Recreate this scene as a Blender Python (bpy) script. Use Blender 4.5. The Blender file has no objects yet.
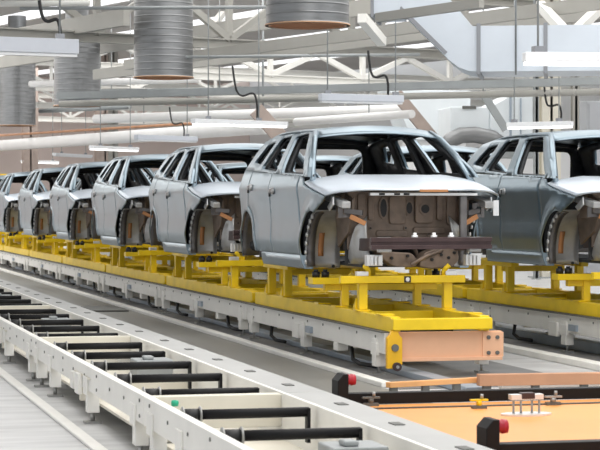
import bpy, bmesh, math, random
from mathutils import Vector, Matrix
from mathutils.geometry import delaunay_2d_cdt
random.seed(7)
S = bpy.context.scene
C = S.collection
PI = math.pi
# ------------------------------------------------------------------ camera
YAW = math.atan(510 / 2000)
cam_d = bpy.data.cameras.new('camera'); cam = bpy.data.objects.new('camera', cam_d); C.objects.link(cam)
cam.location = (0, 0, 1.65); cam.rotation_euler = (PI / 2, 0, -YAW)
cam_d.sensor_width = 36; cam_d.lens = 36 * 2000 / 600
cam_d.shift_y = -(225 - 206) / 600
cam_d.clip_start = 0.5; cam_d.clip_end = 400
cam_d.dof.use_dof = True; cam_d.dof.focus_distance = 20.5; cam_d.dof.aperture_fstop = 9
S.camera = cam
# ------------------------------------------------------------------ world, light, exposure
w = bpy.data.worlds.new('world'); S.world = w; w.use_nodes = True
bg = w.node_tree.nodes['Background']; bg.inputs[0].default_value = (0.93, 0.97, 1.0, 1); bg.inputs[1].default_value = 0.95
def area(name, loc, sx, sy, power, rot=(0, 0, 0), col=(1, 0.985, 0.96)):
    l = bpy.data.lights.new(name, 'AREA'); l.shape = 'RECTANGLE'; l.size = sx; l.size_y = sy; l.energy = power; l.color = col
    o = bpy.data.objects.new(name, l); o.location = loc; o.rotation_euler = rot; C.objects.link(o); return o
for i, (x, y, sx, sy, p) in enumerate([(3.0, 11, 3.0, 14, 1100), (7.5, 14, 3.0, 12, 1000), (13.5, 26, 3, 20, 1300),
                                       (9, 34, 3, 24, 1700), (1, 48, 3, 20, 1300), (14, 56, 4, 26, 2200), (0, 62, 5, 24, 2600), (22, 40, 4, 24, 1600), (-14, 70, 5, 14, 4200), (4, 82, 14, 4, 3000)]):
    area('roof_fill_light', (x, y, 7.3), sx * 2.2, sy, p * 0.44)  # fill lights added under the roof to brighten hall and back wall
S.view_settings.view_transform = 'Standard'; S.view_settings.look = 'None'
S.view_settings.exposure = 0.32; S.view_settings.gamma = 1.0; S.view_settings.use_curve_mapping = False
# ------------------------------------------------------------------ projection helper for laying out services from sightlines
_s, _c = math.sin(YAW), math.cos(YAW)
def at(u, v, z):
    a = (u - 300) / 2000; b = (206 - v) / 2000
    t = (z - 1.65) / b
    return Vector(((a * _c + _s) * t, (-a * _s + _c) * t, z))
TH = math.radians(17.7)          # the roof grid is turned against the conveyors
def G(u, v, z): return Vector((u * math.cos(TH) - v * math.sin(TH), u * math.sin(TH) + v * math.cos(TH), z))
UA, VA = G(1, 0, 0), G(0, 1, 0)
# ------------------------------------------------------------------ materials
def mat(name, col, rough=0.5, metal=0.0, noise=0.0, scale=8.0, bump=0.0, rvar=0.0, emit=None, col2=None, spec=0.5, stretch=None):
    m = bpy.data.materials.new(name); m.use_nodes = True
    nt = m.node_tree; b = nt.nodes['Principled BSDF']
    b.inputs['Base Color'].default_value = (*col, 1); b.inputs['Roughness'].default_value = rough; b.inputs['Metallic'].default_value = metal
    b.inputs['Specular IOR Level'].default_value = spec
    if noise or bump or rvar or col2:
        tc = nt.nodes.new('ShaderNodeTexCoord'); mp = nt.nodes.new('ShaderNodeMapping'); n = nt.nodes.new('ShaderNodeTexNoise')
        if stretch: mp.inputs['Scale'].default_value = stretch
        n.inputs['Scale'].default_value = scale; n.inputs['Detail'].default_value = 5
        nt.links.new(tc.outputs['Object'], mp.inputs[0]); nt.links.new(mp.outputs[0], n.inputs['Vector'])
        if noise or col2:
            r = nt.nodes.new('ShaderNodeValToRGB')
            c2 = col2 or tuple(max(0, c * (1 - noise)) for c in col)
            r.color_ramp.elements[0].color = (*c2, 1); r.color_ramp.elements[1].color = (*col, 1)
            r.color_ramp.elements[0].position = 0.32; r.color_ramp.elements[1].position = 0.62
            nt.links.new(n.outputs['Fac'], r.inputs[0]); nt.links.new(r.outputs[0], b.inputs['Base Color'])
        if rvar:
            q = nt.nodes.new('ShaderNodeMapRange'); q.inputs['To Min'].default_value = rough - rvar; q.inputs['To Max'].default_value = rough + rvar
            nt.links.new(n.outputs['Fac'], q.inputs['Value']); nt.links.new(q.outputs[0], b.inputs['Roughness'])
        if bump:
            bp = nt.nodes.new('ShaderNodeBump'); bp.inputs['Strength'].default_value = bump; bp.inputs['Distance'].default_value = 0.02
            nt.links.new(n.outputs['Fac'], bp.inputs['Height']); nt.links.new(bp.outputs[0], b.inputs['Normal'])
    if emit:
        b.inputs['Emission Color'].default_value = (*col, 1); b.inputs['Emission Strength'].default_value = emit
    return m
M = {}
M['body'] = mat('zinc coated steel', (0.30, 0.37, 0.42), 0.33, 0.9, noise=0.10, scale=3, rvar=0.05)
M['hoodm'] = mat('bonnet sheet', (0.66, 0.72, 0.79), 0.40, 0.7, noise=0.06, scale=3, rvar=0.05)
M['inner'] = mat('shade-darkened inner steel', (0.055, 0.058, 0.062), 0.55, 0.35, noise=0.3, scale=9)  # near-black base paints the cabin's shade into the steel
M['bulk'] = mat('bronze bulkhead steel', (0.255, 0.195, 0.155), 0.5, 0.4, noise=0.35, scale=7)
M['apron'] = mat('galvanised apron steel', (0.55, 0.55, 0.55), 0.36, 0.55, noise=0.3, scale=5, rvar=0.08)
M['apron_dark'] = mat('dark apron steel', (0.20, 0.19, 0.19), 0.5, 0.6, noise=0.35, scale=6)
M['sealer'] = mat('orange sealer and reflection', (0.52, 0.24, 0.10), 0.6, 0.2)  # also paints the orange reflection in the front wheelhouse
M['sealer2'] = mat('orange rail enamel', (0.88, 0.44, 0.17), 0.45, noise=0.1, scale=5)
M['bumper'] = mat('plum bumper steel', (0.085, 0.055, 0.055), 0.33, 0.6, noise=0.2, scale=6)
M['galv'] = mat('bright zinc bracket', (0.80, 0.80, 0.80), 0.35, 0.6)
M['black'] = mat('black rubber', (0.012, 0.012, 0.013), 0.5, noise=0.3, scale=10)
M['blackpaint'] = mat('black painted steel', (0.007, 0.007, 0.008), 0.55, 0.0, noise=0.2, scale=6, spec=0.25)
M['yellow'] = mat('yellow enamel', (0.96, 0.66, 0.010), 0.40, 0.0, noise=0.14, scale=4)
M['yellow2'] = mat('amber enamel', (0.90, 0.50, 0.012), 0.42, 0.0, noise=0.1, scale=6)
M['white'] = mat('white enamel', (0.86, 0.845, 0.80), 0.45, noise=0.07, scale=3)
M['cream'] = mat('cream enamel', (0.74, 0.70, 0.60), 0.5, noise=0.08, scale=3)
M['plate'] = mat('grey cover sheet', (0.43, 0.43, 0.42), 0.5, noise=0.08, scale=2)
M['slot'] = mat('dark slot', (0.13, 0.13, 0.12), 0.6)
M['steel'] = mat('bare steel', (0.42, 0.42, 0.41), 0.4, 0.8, noise=0.2, scale=9)
M['bluegrey'] = mat('blue grey channel steel', (0.36, 0.42, 0.49), 0.4, 0.3, noise=0.12, scale=4)
M['peach'] = mat('peach enamel', (0.90, 0.52, 0.32), 0.45, noise=0.07, scale=4)
M['orange'] = mat('orange table top', (0.90, 0.36, 0.075), 0.4, noise=0.12, scale=1.6)
M['red'] = mat('red rubber', (0.42, 0.01, 0.03), 0.35)
M['green'] = mat('green cap', (0.02, 0.42, 0.24), 0.35)
M['duct'] = mat('spiral duct zinc', (0.27, 0.275, 0.28), 0.40, 0.85, noise=0.18, scale=2.2, rvar=0.08, stretch=(1, 1, 8))
M['duct2'] = mat('sheet duct zinc', (0.66, 0.71, 0.77), 0.42, 0.5, noise=0.10, scale=1.2, rvar=0.06)
M['ductin'] = mat('copper toned duct mouth', (0.62, 0.38, 0.24), 0.5, 0.3)
M['flange'] = mat('flange steel', (0.28, 0.29, 0.31), 0.45, 0.7)
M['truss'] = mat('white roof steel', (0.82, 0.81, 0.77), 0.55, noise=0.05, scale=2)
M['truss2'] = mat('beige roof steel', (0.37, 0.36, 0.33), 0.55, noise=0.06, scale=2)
M['pipew'] = mat('white pipe jacket', (0.86, 0.85, 0.84), 0.4, noise=0.05, scale=2)
M['tray'] = mat('grey cable tray', (0.36, 0.38, 0.385), 0.5, 0.3, noise=0.1, scale=3)
M['rust'] = mat('rust red pipe', (0.58, 0.30, 0.17), 0.6, noise=0.2, scale=3)
M['pinkbrace'] = mat('brown primer brace', (0.42, 0.34, 0.30), 0.6, noise=0.15, scale=3)
M['cabinet'] = mat('pale cabinet sheet', (0.78, 0.83, 0.86), 0.45, noise=0.06, scale=1.5)
M['greybox'] = mat('grey cabinet sheet', (0.42, 0.43, 0.45), 0.5, noise=0.08, scale=2)
M['lampw'] = mat('lamp housing', (0.85, 0.86, 0.88), 0.4, noise=0.02)
M['lampg'] = mat('grey lamp housing', (0.60, 0.63, 0.69), 0.4, noise=0.04)
M['tube'] = mat('lit tube', (1.0, 0.99, 0.97), 0.4, emit=2.2)
M['roof_glow'] = mat('added roof glow', (0.96, 0.98, 1.0), 0.4, emit=0.9)
M['deck'] = mat('roof deck', (0.44, 0.42, 0.405), 0.7, noise=0.08, scale=0.6)
M['wallb'] = mat('pinkish back wall', (0.74, 0.62, 0.57), 0.7, noise=0.10, scale=0.35)
M['wallr'] = mat('pale side wall', (0.72, 0.72, 0.72), 0.7, noise=0.06, scale=0.5)
M['floor'] = mat('pale concrete floor', (0.60, 0.60, 0.60), 0.40, col2=(0.43, 0.43, 0.43), scale=2.2, stretch=(0.5, 2.2, 1), rvar=0.1)
M['walk'] = mat('grey walkway paint', (0.235, 0.23, 0.215), 0.42, noise=0.22, scale=1.2, rvar=0.08)
M['pit'] = mat('dark grey pit floor', (0.20, 0.20, 0.20), 0.5, noise=0.3, scale=2)
# ------------------------------------------------------------------ mesh builder
class MB:
    def __init__(s): s.bm = bmesh.new(); s.smooth = []
    def faces(s, vs, fs, smooth=False):
        bv = [s.bm.verts.new(v) for v in vs]
        for f in fs:
            try:
                q = s.bm.faces.new([bv[i] for i in f]); q.smooth = smooth
            except ValueError: pass
        return bv
    def box(s, x0, x1, y0, y1, z0, z1):
        vs = [(x, y, z) for z in (z0, z1) for y in (y0, y1) for x in (x0, x1)]
        s.faces(vs, [(0, 2, 3, 1), (4, 5, 7, 6), (0, 1, 5, 4), (2, 6, 7, 3), (0, 4, 6, 2), (1, 3, 7, 5)]); return s
    def bar(s, a, b, wd, h=None, up=(0, 0, 1)):
        a = Vector(a); b = Vector(b); h = h or wd; d = (b - a).normalized(); up = Vector(up)
        if abs(d.dot(up)) > 0.98: up = Vector((1, 0, 0))
        r = d.cross(up).normalized(); t = r.cross(d)
        vs = [p + r * (i * wd / 2) + t * (j * h / 2) for p in (a, b) for i, j in ((-1, -1), (1, -1), (1, 1), (-1, 1))]
        s.faces(vs, [(0, 1, 2, 3), (7, 6, 5, 4), (0, 4, 5, 1), (1, 5, 6, 2), (2, 6, 7, 3), (3, 7, 4, 0)]); return s
    def ibeam(s, a, b, wd, h, t=0.02):
        a = Vector(a); b = Vector(b); d = (b - a).normalized(); up = Vector((0, 0, 1)); r = d.cross(up).normalized(); tt = r.cross(d)
        for o, ww, hh in ((h / 2 - t / 2, wd, t), (-h / 2 + t / 2, wd, t), (0, t, h - 2 * t)):
            s.bar(a + tt * o, b + tt * o, ww, hh)
        return s
    def tube(s, pts, r, n=12, caps=True):
        pts = [Vector(p) for p in pts]; rings = []
        rr = r if isinstance(r, (list, tuple)) else [r] * len(pts)
        prev = None
        for i, p in enumerate(pts):
            d = (pts[min(i + 1, len(pts) - 1)] - pts[max(i - 1, 0)]).normalized()
            ref = prev if prev is not None else (Vector((0, 0, 1)) if abs(d.z) < 0.9 else Vector((1, 0, 0)))
            x = (ref - d * ref.dot(d)).normalized(); prev = x; y = d.cross(x)
            rings.append([s.bm.verts.new(p + (x * math.cos(2 * PI * k / n) + y * math.sin(2 * PI * k / n)) * rr[i]) for k in range(n)])
        for a, b in zip(rings, rings[1:]):
            for k in range(n):
                f = s.bm.faces.new((a[k], a[(k + 1) % n], b[(k + 1) % n], b[k])); f.smooth = True
        if caps: s.bm.faces.new(rings[0][::-1]); s.bm.faces.new(rings[-1])
        return s
    def lathe(s, prof, n=24, mtx=None):      # prof: (r, h) about local z
        mtx = mtx or Matrix(); rings = []
        for r, h in prof:
            rings.append([s.bm.verts.new(mtx @ Vector((r * math.cos(2 * PI * k / n), r * math.sin(2 * PI * k / n), h))) for k in range(n)])
        for a, b in zip(rings, rings[1:]):
            for k in range(n):
                f = s.bm.faces.new((a[k], a[(k + 1) % n], b[(k + 1) % n], b[k])); f.smooth = True
        return s
    def prism(s, poly, axis, a, b):          # poly in the two other axes
        def mk(p, h):
            return (h, p[0], p[1]) if axis == 'x' else ((p[0], h, p[1]) if axis == 'y' else (p[0], p[1], h))
        n = len(poly); vs = [mk(p, a) for p in poly] + [mk(p, b) for p in poly]
        s.faces(vs, [tuple(range(n))[::-1], tuple(range(n, 2 * n))] + [(i, (i + 1) % n, n + (i + 1) % n, n + i) for i in range(n)]); return s
    def grid(s, rows, smooth=True):
        nr, nc = len(rows), len(rows[0])
        vs = [p for r in rows for p in r]
        s.faces(vs, [(i * nc + j, i * nc + j + 1, (i + 1) * nc + j + 1, (i + 1) * nc + j) for i in range(nr - 1) for j in range(nc - 1)], smooth); return s
    def thick(s, t):
        bmesh.ops.recalc_face_normals(s.bm, faces=s.bm.faces[:]); bmesh.ops.solidify(s.bm, geom=s.bm.faces[:], thickness=t); return s
    def build(s, name, m, parent=None, bevel=0.0, recalc=True):
        if recalc: bmesh.ops.recalc_face_normals(s.bm, faces=s.bm.faces[:])
        me = bpy.data.meshes.new(name); s.bm.to_mesh(me); s.bm.free(); me.materials.append(m)
        o = bpy.data.objects.new(name, me); C.objects.link(o)
        if parent: o.parent = parent
        if bevel:
            bv = o.modifiers.new('bevel', 'BEVEL'); bv.width = bevel; bv.segments = 2; bv.limit_method = 'ANGLE'; bv.angle_limit = math.radians(50)
        return o
def tag(o, label, cat, group=None):
    o['label'] = label; o['category'] = cat
    if group: o['group'] = group
    return o
def empty(name, loc):
    o = bpy.data.objects.new(name, None); o.location = loc; o.empty_display_size = 0.2; C.objects.link(o); return o
KIDS = {}
def kids(o): return [k for k in bpy.data.objects if k.parent == o]
def copy_tree(o, loc):
    r = o.copy(); C.objects.link(r); r.location = loc
    for ch in kids(o):
        c = ch.copy(); C.objects.link(c); c.parent = r
        for g in kids(ch):
            d = g.copy(); C.objects.link(d); d.parent = c
    return r
def struct(o): o['kind'] = 'structure'; return o
# ================================================================== THE BUILDING
struct(MB().box(-30, 45, -6, 110, -0.2, 0).build('floor', M['floor']))
struct(MB().box(3.46, 5.20, 13.6, 100, 0, 0.006).build('trim_1', M['walk']))            # grey walkway
struct(MB().box(5.31, 7.2, 17.2, 100, 0, 0.006).build('trim_2', M['pit']))               # dark strip under the car line
struct(MB().box(8.0, 10.4, 14, 100, 0, 0.006).build('trim_3', M['pit']))
struct(MB().box(5.20, 5.31, 17.4, 100, 0, 0.05).build('trim_4', M['white'], bevel=0.01))  # kerbs
struct(MB().box(7.82, 7.98, 15.0, 100, 0, 0.07).build('trim_5', M['white'], bevel=0.01))
struct(MB().box(1.97, 2.06, 8, 100, 0, 0.025).build('trim_6', M['white'], bevel=0.008))
mb = MB(); p0, p1 = G(-30, 88, 0), G(75, 88, 0)
mb.bar((p0.x, p0.y, 4.1), (p1.x, p1.y, 4.1), 0.3, 8.2)
struct(mb.build('wall_back', M['wallb']))
mb = MB(); p0, p1 = G(52, 0, 0), G(52, 87.8, 0)
mb.bar((p0.x, p0.y, 4.1), (p1.x, p1.y, 4.1), 0.3, 8.2)
struct(mb.build('wall_right', M['wallr']))
# roof: decks along the grid with glowing strips added between to light the hall
mb = MB()
for u in range(-24, 53, 6):
    mb.bar(G(u, -6, 7.9), G(u, 88, 7.9), 4.6, 0.12)
struct(mb.build('ceiling', M['deck']))
for k, u in enumerate(range(-21, 50, 6)):
    struct(MB().bar(G(u, -6, 7.9), G(u, 88, 7.9), 1.4, 0.05).build('glow_strip_%d' % (k + 1), M['roof_glow']))
# ================================================================== CAR BODY
WP = [(0.90, .78), (0.98, .845), (1.05, .870), (1.12, .880), (1.28, .908), (1.34, .903), (1.5, .894), (1.7, .908), (1.86, .928), (1.90, .912),
      (1.97, .893), (2.03, .872), (2.1, .842), (2.2, .79), (2.32, .722), (2.42, .662), (2.47, .628), (2.52, .58)]
def wz(z):
    if z <= WP[0][0]: return WP[0][1]
    for (a, x), (b, y) in zip(WP, WP[1:]):
        if z <= b: return x + (y - x) * (z - a) / (b - a)
    return WP[-1][1]
ARF = (1.75, 1.135, 0.465); ARR = (4.80, 1.135, 0.455)
F0, Z0 = 2.9, 0.97
def side_x(f, z):
    x = (wz(z - .02) + wz(z) * 2 + wz(z + .02)) / 4 * 1.05
    if f < 1.9: x -= 0.05 * ((1.9 - f) / 0.9) ** 2
    if f > 4.2: x -= 0.06 * ((f - 4.2) / 1.2) ** 2
    for cx, cz, r in (ARF, ARR):
        d = math.hypot(f - cx, z - cz) - r
        if -0.02 < d < 0.16 and z < 1.75: x += 0.022 * max(0, 1 - max(d, 0) / 0.16) ** 0.6 if d > 0.055 else 0.022 * max(0, 1 - 0.055 / 0.16) ** 0.6 + 0.010
    return x
def P(x, f, z): return Vector((x, f - F0, z - Z0))
def densify(poly, step=0.05):
    out = []
    for i, a in enumerate(poly):
        b = poly[(i + 1) % len(poly)]; n = max(1, int(math.hypot(b[0] - a[0], b[1] - a[1]) / step))
        out += [(a[0] + (b[0] - a[0]) * k / n, a[1] + (b[1] - a[1]) * k / n) for k in range(n)]
    return out
def rnd(poly, r, n=4):
    out = []
    for i, p in enumerate(poly):
        a = Vector(poly[i - 1]); p = Vector(p); b = Vector(poly[(i + 1) % len(poly)])
        da, db = (a - p), (b - p); rr = min(r, da.length * .45, db.length * .45)
        s, e = p + da.normalized() * rr, p + db.normalized() * rr
        for k in range(n + 1):
            t = k / n; out.append(tuple(s * (1 - t) ** 2 + p * 2 * t * (1 - t) + e * t * t))
    return out
def arc(c, a0, a1, n=14, dr=0.0):
    return [(c[0] + (c[2] + dr) * math.cos(a0 + (a1 - a0) * k / n), c[1] + (c[2] + dr) * math.sin(a0 + (a1 - a0) * k / n)) for k in range(n + 1)]
def inside(p, poly):
    r = False
    for i in range(len(poly)):
        (x1, y1), (x2, y2) = poly[i - 1], poly[i]
        if (y1 > p[1]) != (y2 > p[1]) and p[0] < (x2 - x1) * (p[1] - y1) / (y2 - y1) + x1: r = not r
    return r
def tri(outer, holes=(), step=0.05):
    loops = [densify(outer, step)] + [densify(h, step) for h in holes]
    vs, es = [], []
    for l in loops:
        b = len(vs); vs += [Vector(p) for p in l]; es += [(b + i, b + (i + 1) % len(l)) for i in range(len(l))]
    bd = list(vs)
    xs = [v.x for v in vs]; ys = [v.y for v in vs]
    x = min(xs) + step * .5
    while x < max(xs):
        y = min(ys) + step * .5
        while y < max(ys):
            if inside((x, y), loops[0]) and not any(inside((x, y), h) for h in loops[1:]) and min((v.x - x) ** 2 + (v.y - y) ** 2 for v in bd) > (step * .55) ** 2:
                vs.append(Vector((x, y)))
            y += step
        x += step
    ov, oe, of, *_ = delaunay_2d_cdt(vs, es, [], 0, 1e-6)
    fs = []
    for f in of:
        c = sum((ov[i] for i in f), Vector((0, 0))) / len(f)
        if inside(c, loops[0]) and not any(inside(c, h) for h in loops[1:]): fs.append(f)
    return [tuple(v) for v in ov], fs
def side_panel(name, m, parent, s, outer, holes=(), t=0.012, dx=0.0, step=0.05):
    vs, fs = tri(outer, holes, step)
    mb = MB()
    mb.faces([P(s * (side_x(f, z) + dx), f, z) for f, z in vs], fs, True)
    # thickness: an inner skin joined along the open edges
    bm = mb.bm; bmesh.ops.recalc_face_normals(bm, faces=bm.faces[:])
    if sum(f.normal.x * f.calc_area() for f in bm.faces) * s < 0: bmesh.ops.reverse_faces(bm, faces=bm.faces[:])
    bm.normal_update()
    ring = [e for e in bm.edges if e.is_boundary]
    r = bmesh.ops.extrude_edge_only(bm, edges=ring)
    for v in [g for g in r['geom'] if isinstance(g, bmesh.types.BMVert)]: v.co.x -= s * t
    for f in [g for g in r['geom'] if isinstance(g, bmesh.types.BMFace)]: f.smooth = False
    inner = [P(s * (side_x(f, z) + dx - t), f, z) for f, z in vs]
    mb.faces(inner, [f[::-1] if s > 0 else f for f in fs], True)
    bmesh.ops.remove_doubles(bm, verts=bm.verts[:], dist=0.0004)
    return mb.build(name, m, parent)
WIN_F = [(2.17, 1.985), (3.20, 2.018), (3.42, 2.425), (2.88, 2.445)]
WIN_R = [(3.46, 2.030), (4.27, 2.080), (4.10, 2.425), (3.64, 2.440)]
WIN_Q = [(4.43, 2.125), (4.90, 2.165), (4.66, 2.365), (4.30, 2.395)]
SPL = 3.60
def belt(f): return 1.965 + 0.036 * (f - 2.2)
def shut_z(f):                             # height of the bonnet shut line along the shoulder
    t = (f - 1.3) / 0.75; return 1.765 + 0.135 * max(-.3, t) ** 1.0 if t >= 0 else 1.765 + .06 * t
def hood_edge(f): return side_x(f, shut_z(f)) - 0.004
def hood_z(q, f):
    t = (f - 0.95) / 1.10
    zc = 1.825 + 0.185 * t - 0.02 * t * t
    ze = shut_z(f) + .004
    a = abs(q)
    z = ze + (zc - ze) * (1 - a ** 3.2) ** 0.75
    return z + 0.010 * math.exp(-((a - 0.58) / 0.10) ** 2) * min(1, t + .3)
def make_car():
    root = empty('car_body', (6.19, 18.3 + F0, Z0))
    body = M['body']
    for s in (-1, 1):
        # front wing: from the arch lip up to the bonnet shut line on the shoulder
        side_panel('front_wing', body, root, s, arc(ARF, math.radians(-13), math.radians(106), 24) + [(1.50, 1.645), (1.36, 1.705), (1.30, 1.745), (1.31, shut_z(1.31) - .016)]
                   + [(f, shut_z(f) - .018) for f in (1.5, 1.7, 1.9, 2.05)] + [(2.12, 1.945), (2.278, belt(2.278) - .004), (2.278, 1.03)], step=.04)
        # front door
        top = [(f, belt(f) - 0.004) for f in (SPL, 3.2, 2.8, 2.5, 2.29)]
        side_panel('front_door', body, root, s, [(2.29, 1.13), (SPL - .05, 1.13), (SPL - 0.005, 1.5)] + top)
        # rear door: its lower rear corner is cut by the wheel arch
        a = arc(ARR, math.radians(180), math.radians(100), 12, 0.075)
        side_panel('rear_door', body, root, s, [(SPL - .04, 1.13), (4.06, 1.13)] + a + [(4.70, 1.78), (4.68, belt(4.68) - .004), (4.1, belt(4.1) - .004), (SPL + .005, belt(SPL) - .004), (SPL + 0.004, 1.5)])
        # quarter panel
        b = [(4.713, 1.78)] + arc(ARR, math.radians(99), math.radians(181), 12, 0.066) + arc(ARR, math.radians(180), math.radians(-12), 22)
        side_panel('quarter_panel', body, root, s, b + [(5.30, 1.06), (5.36, 1.35), (5.40, 1.75), (5.38, belt(5.38)), (4.69, belt(4.69) - .002)])
        # sill
        side_panel('sill', body, root, s, [(2.20, 0.985), (4.20, 0.985), (4.15, 1.127), (2.215, 1.127)], t=0.10)
        # pillars and roof rail
        up = [(1.93, belt(1.93) + .0), (2.05, 2.06), (2.35, 2.25), (2.62, 2.40), (2.84, 2.475), (3.3, 2.495), (4.0, 2.485), (4.6, 2.46), (5.0, 2.42), (5.17, 2.32), (5.30, 2.17), (5.375, belt(5.375) - .001)]
        low = [(f, belt(f) - 0.001) for f in (4.6, 4.0, 3.4, 2.8, 2.3)]
        side_panel('pillar_frame', body, root, s, up + low, [rnd(WIN_F, .06), rnd(WIN_R, .06), rnd(WIN_Q, .04)], t=0.03)
        wi = [[(2.26, 2.00), (3.16, 2.03), (3.36, 2.405), (2.92, 2.425)], [(3.50, 2.045), (4.23, 2.09), (4.07, 2.40), (3.67, 2.415)], [(4.46, 2.145), (4.82, 2.175), (4.62, 2.34), (4.34, 2.365)]]
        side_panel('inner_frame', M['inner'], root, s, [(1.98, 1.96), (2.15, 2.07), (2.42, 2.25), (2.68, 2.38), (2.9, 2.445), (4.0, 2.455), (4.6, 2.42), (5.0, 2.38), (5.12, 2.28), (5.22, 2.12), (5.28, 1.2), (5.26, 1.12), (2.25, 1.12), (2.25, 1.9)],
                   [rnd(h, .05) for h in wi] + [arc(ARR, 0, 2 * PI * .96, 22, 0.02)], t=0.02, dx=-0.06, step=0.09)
        # handles
        for fh, zh in ((3.44, 1.815), (4.54, 1.862)):
            x = side_x(fh, zh)
            for k in range(2):
                mb = MB(); mb.tube([P(s * (x - .004), fh - .06 + k * .09, zh + .005), P(s * (x + .022), fh - .06 + k * .09, zh + .005), P(s * (x + .030), fh - .06 + k * .09, zh + .005)], [0.040 - k * .008, 0.038 - k * .008, .02], 12)
                h = mb.build('handle_mount', M['apron'], root)
            MB().tube([P(s * (x + .0), fh - .012 - k * .0, zh + .004), P(s * (x + .026), fh - .012, zh + .004)], 0.024, 10).build('handle_hole', M['black'], h)
            xx = side_x(fh + .14, zh - .02)
            b2 = MB(); a0, a1 = P(s * (xx - .004), fh + .105, zh - .06), P(s * (xx + .012), fh + .145, zh + .015)
            b2.box(min(a0.x, a1.x), max(a0.x, a1.x), a0.y, a1.y, a0.z, a1.z); b2.build('latch_hole', M['black'], root)
        # wheel housings: barrel skins
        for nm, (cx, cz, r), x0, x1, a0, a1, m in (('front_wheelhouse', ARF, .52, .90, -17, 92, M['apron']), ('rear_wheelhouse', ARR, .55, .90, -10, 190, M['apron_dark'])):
            rows = []
            for k in range(17):
                a = math.radians(a0 + (a1 - a0) * k / 16); rr = r + 0.01
                rows.append([P(s * (x0 + (x1 - x0) * j / 6), cx + rr * math.cos(a) + 0.02 * math.sin(j * PI / 6), cz + rr * math.sin(a)) for j in range(7)])
            mb = MB().grid(rows); mb.thick(0.012); wh = mb.build(nm, m, root)
            if nm == 'front_wheelhouse':
                # outer return flange, tooth edge, orange patch painting the floor's reflection and closing panel towards the sill
                rows = []
                for k in range(13):
                    a = math.radians(-16 + 98 * k / 12)
                    rows.append([P(s * xx, cx + (r - .012 + .0 * k) * math.cos(a) + 0.0, cz + (r - .012) * math.sin(a)) for xx in (.80, .89)])
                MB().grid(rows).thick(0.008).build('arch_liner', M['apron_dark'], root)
                for k in range(7):
                    mb = MB(); a = math.radians(-10 + 13 * k); q = P(s * .895, cx + (r - .03) * math.cos(a), cz + (r - .03) * math.sin(a))
                    mb.tube([q, q + Vector((s * .02, 0, 0))], 0.024, 8)
                    mb.build('seam_tab', M['galv'], root)
                mb = MB()
                for j, (xa, xb, aa, ab) in enumerate(((.70, .76, -2, 30),)):
                    rows = []
                    for k in range(7):
                        a = math.radians(aa + (ab - aa) * k / 6)
                        rows.append([P(s * xx, cx + (r - .006) * math.cos(a) + .012, cz + (r - .006) * math.sin(a)) for xx in (xa, xb)])
                    mb.grid(rows).thick(.004)
                mb.build('orange_reflection', M['sealer'], wh)
                q = P(s * .60, cx + r * math.cos(-.27) - .0, cz + r * math.sin(-.27))
                MB().tube([q + Vector((0, -.012, 0)), q + Vector((0, .0, 0))], 0.018, 10).build('drain_hole', M['black'], wh)
        # inner apron, strut tower and upper rail
        mb = MB(); xi = .60
        poly = [(1.36, 1.60), (1.50, 1.38), (1.9, 1.22), (2.0, 1.5), (2.0, 1.86), (1.36, 1.72)]
        mb.prism([(p[0] - F0, p[1] - Z0) for p in poly], 'x', s * xi, s * (xi + .03))
        mb.tube([P(s * (xi - .04), 1.74, 1.52), P(s * (xi - .04), 1.74, 1.78)], [.14, .11], 16)
        mb.build('apron', M['bulk'], root, bevel=.006)
        MB().bar(P(s * .76, 1.10, 1.66), P(s * .78, 1.98, 1.78), .09, .07).build('upper_rail', M['apron'], root, bevel=.008)
        # frame rail, crush can, rail foot
        MB().bar(P(s * .47, .78, 1.265), P(s * .47, 2.1, 1.245), .10, .13).build('frame_rail', M['bumper'], root, bevel=.01)
        mb = MB().bar(P(s * .47, .70, 1.265), P(s * .47, .79, 1.265), .13, .15); mb.build('crush_can', M['apron'], root, bevel=.008)
        mb = MB()
        for k in range(3): mb.box(s * .52 - .012 + k * .038 - .04, s * .52 + .012 + k * .038 - .04, .86 - F0, .96 - F0, 1.06 - Z0, 1.15 - Z0)
        mb.box(s * .52 - .08, s * .52 + .08, .90 - F0, 1.0 - F0, 1.05 - Z0, 1.16 - Z0)
        mb.build('tow_mount', M['galv'], root, bevel=.004)
        # flared closing plate between rail and wheelhouse
        mb = MB(); rows = []
        for k in range(7):
            t = k / 6; rows.append([P(s * (.44 + .12 * j / 4 + .03 * math.sin(t * 3)), 1.30 + .45 * (1 - t) * (j / 4) + .15 * t, 1.05 + .50 * t - .12 * (j / 4) * t) for j in range(5)])
        mb.grid(rows).thick(.012); mb.build('closing_plate', M['apron'], root)
        MB().bar(P(s * .68, 1.25, 1.545), P(s * .53, 1.20, 1.47), .03, .05).build('sealer_strip', M['sealer'], root, bevel=.004)
        # lamp bracket: plate with a slot, under the wing tip
        mb = MB(); x = s * .72; f = 1.30
        for (xa, xb, za, zb) in ((-.07, -.022, 1.53, 1.68), (.022, .06, 1.53, 1.66), (-.022, .022, 1.645, 1.69), (-.022, .022, 1.53, 1.565)):
            mb.box(x + xa, x + xb, f - F0, f + .02 - F0, za - Z0, zb - Z0)
        mb.bar(P(x, f + .02, 1.60), P(s * .56, 1.20, 1.58), .04, .05); mb.bar(P(x, f + .02, 1.66), P(s * .70, 1.5, 1.70), .05, .03)
        mb.build('lamp_bracket', M['apron_dark'], root, bevel=.003)
        MB().prism([(1.28 - F0, 1.745 - Z0), (1.50 - F0, 1.64 - Z0), (1.42 - F0, 1.60 - Z0), (1.27 - F0, 1.66 - Z0)], 'x', s * .84, s * .855).build('wing_stay', M['galv'], root, bevel=.003)
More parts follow.
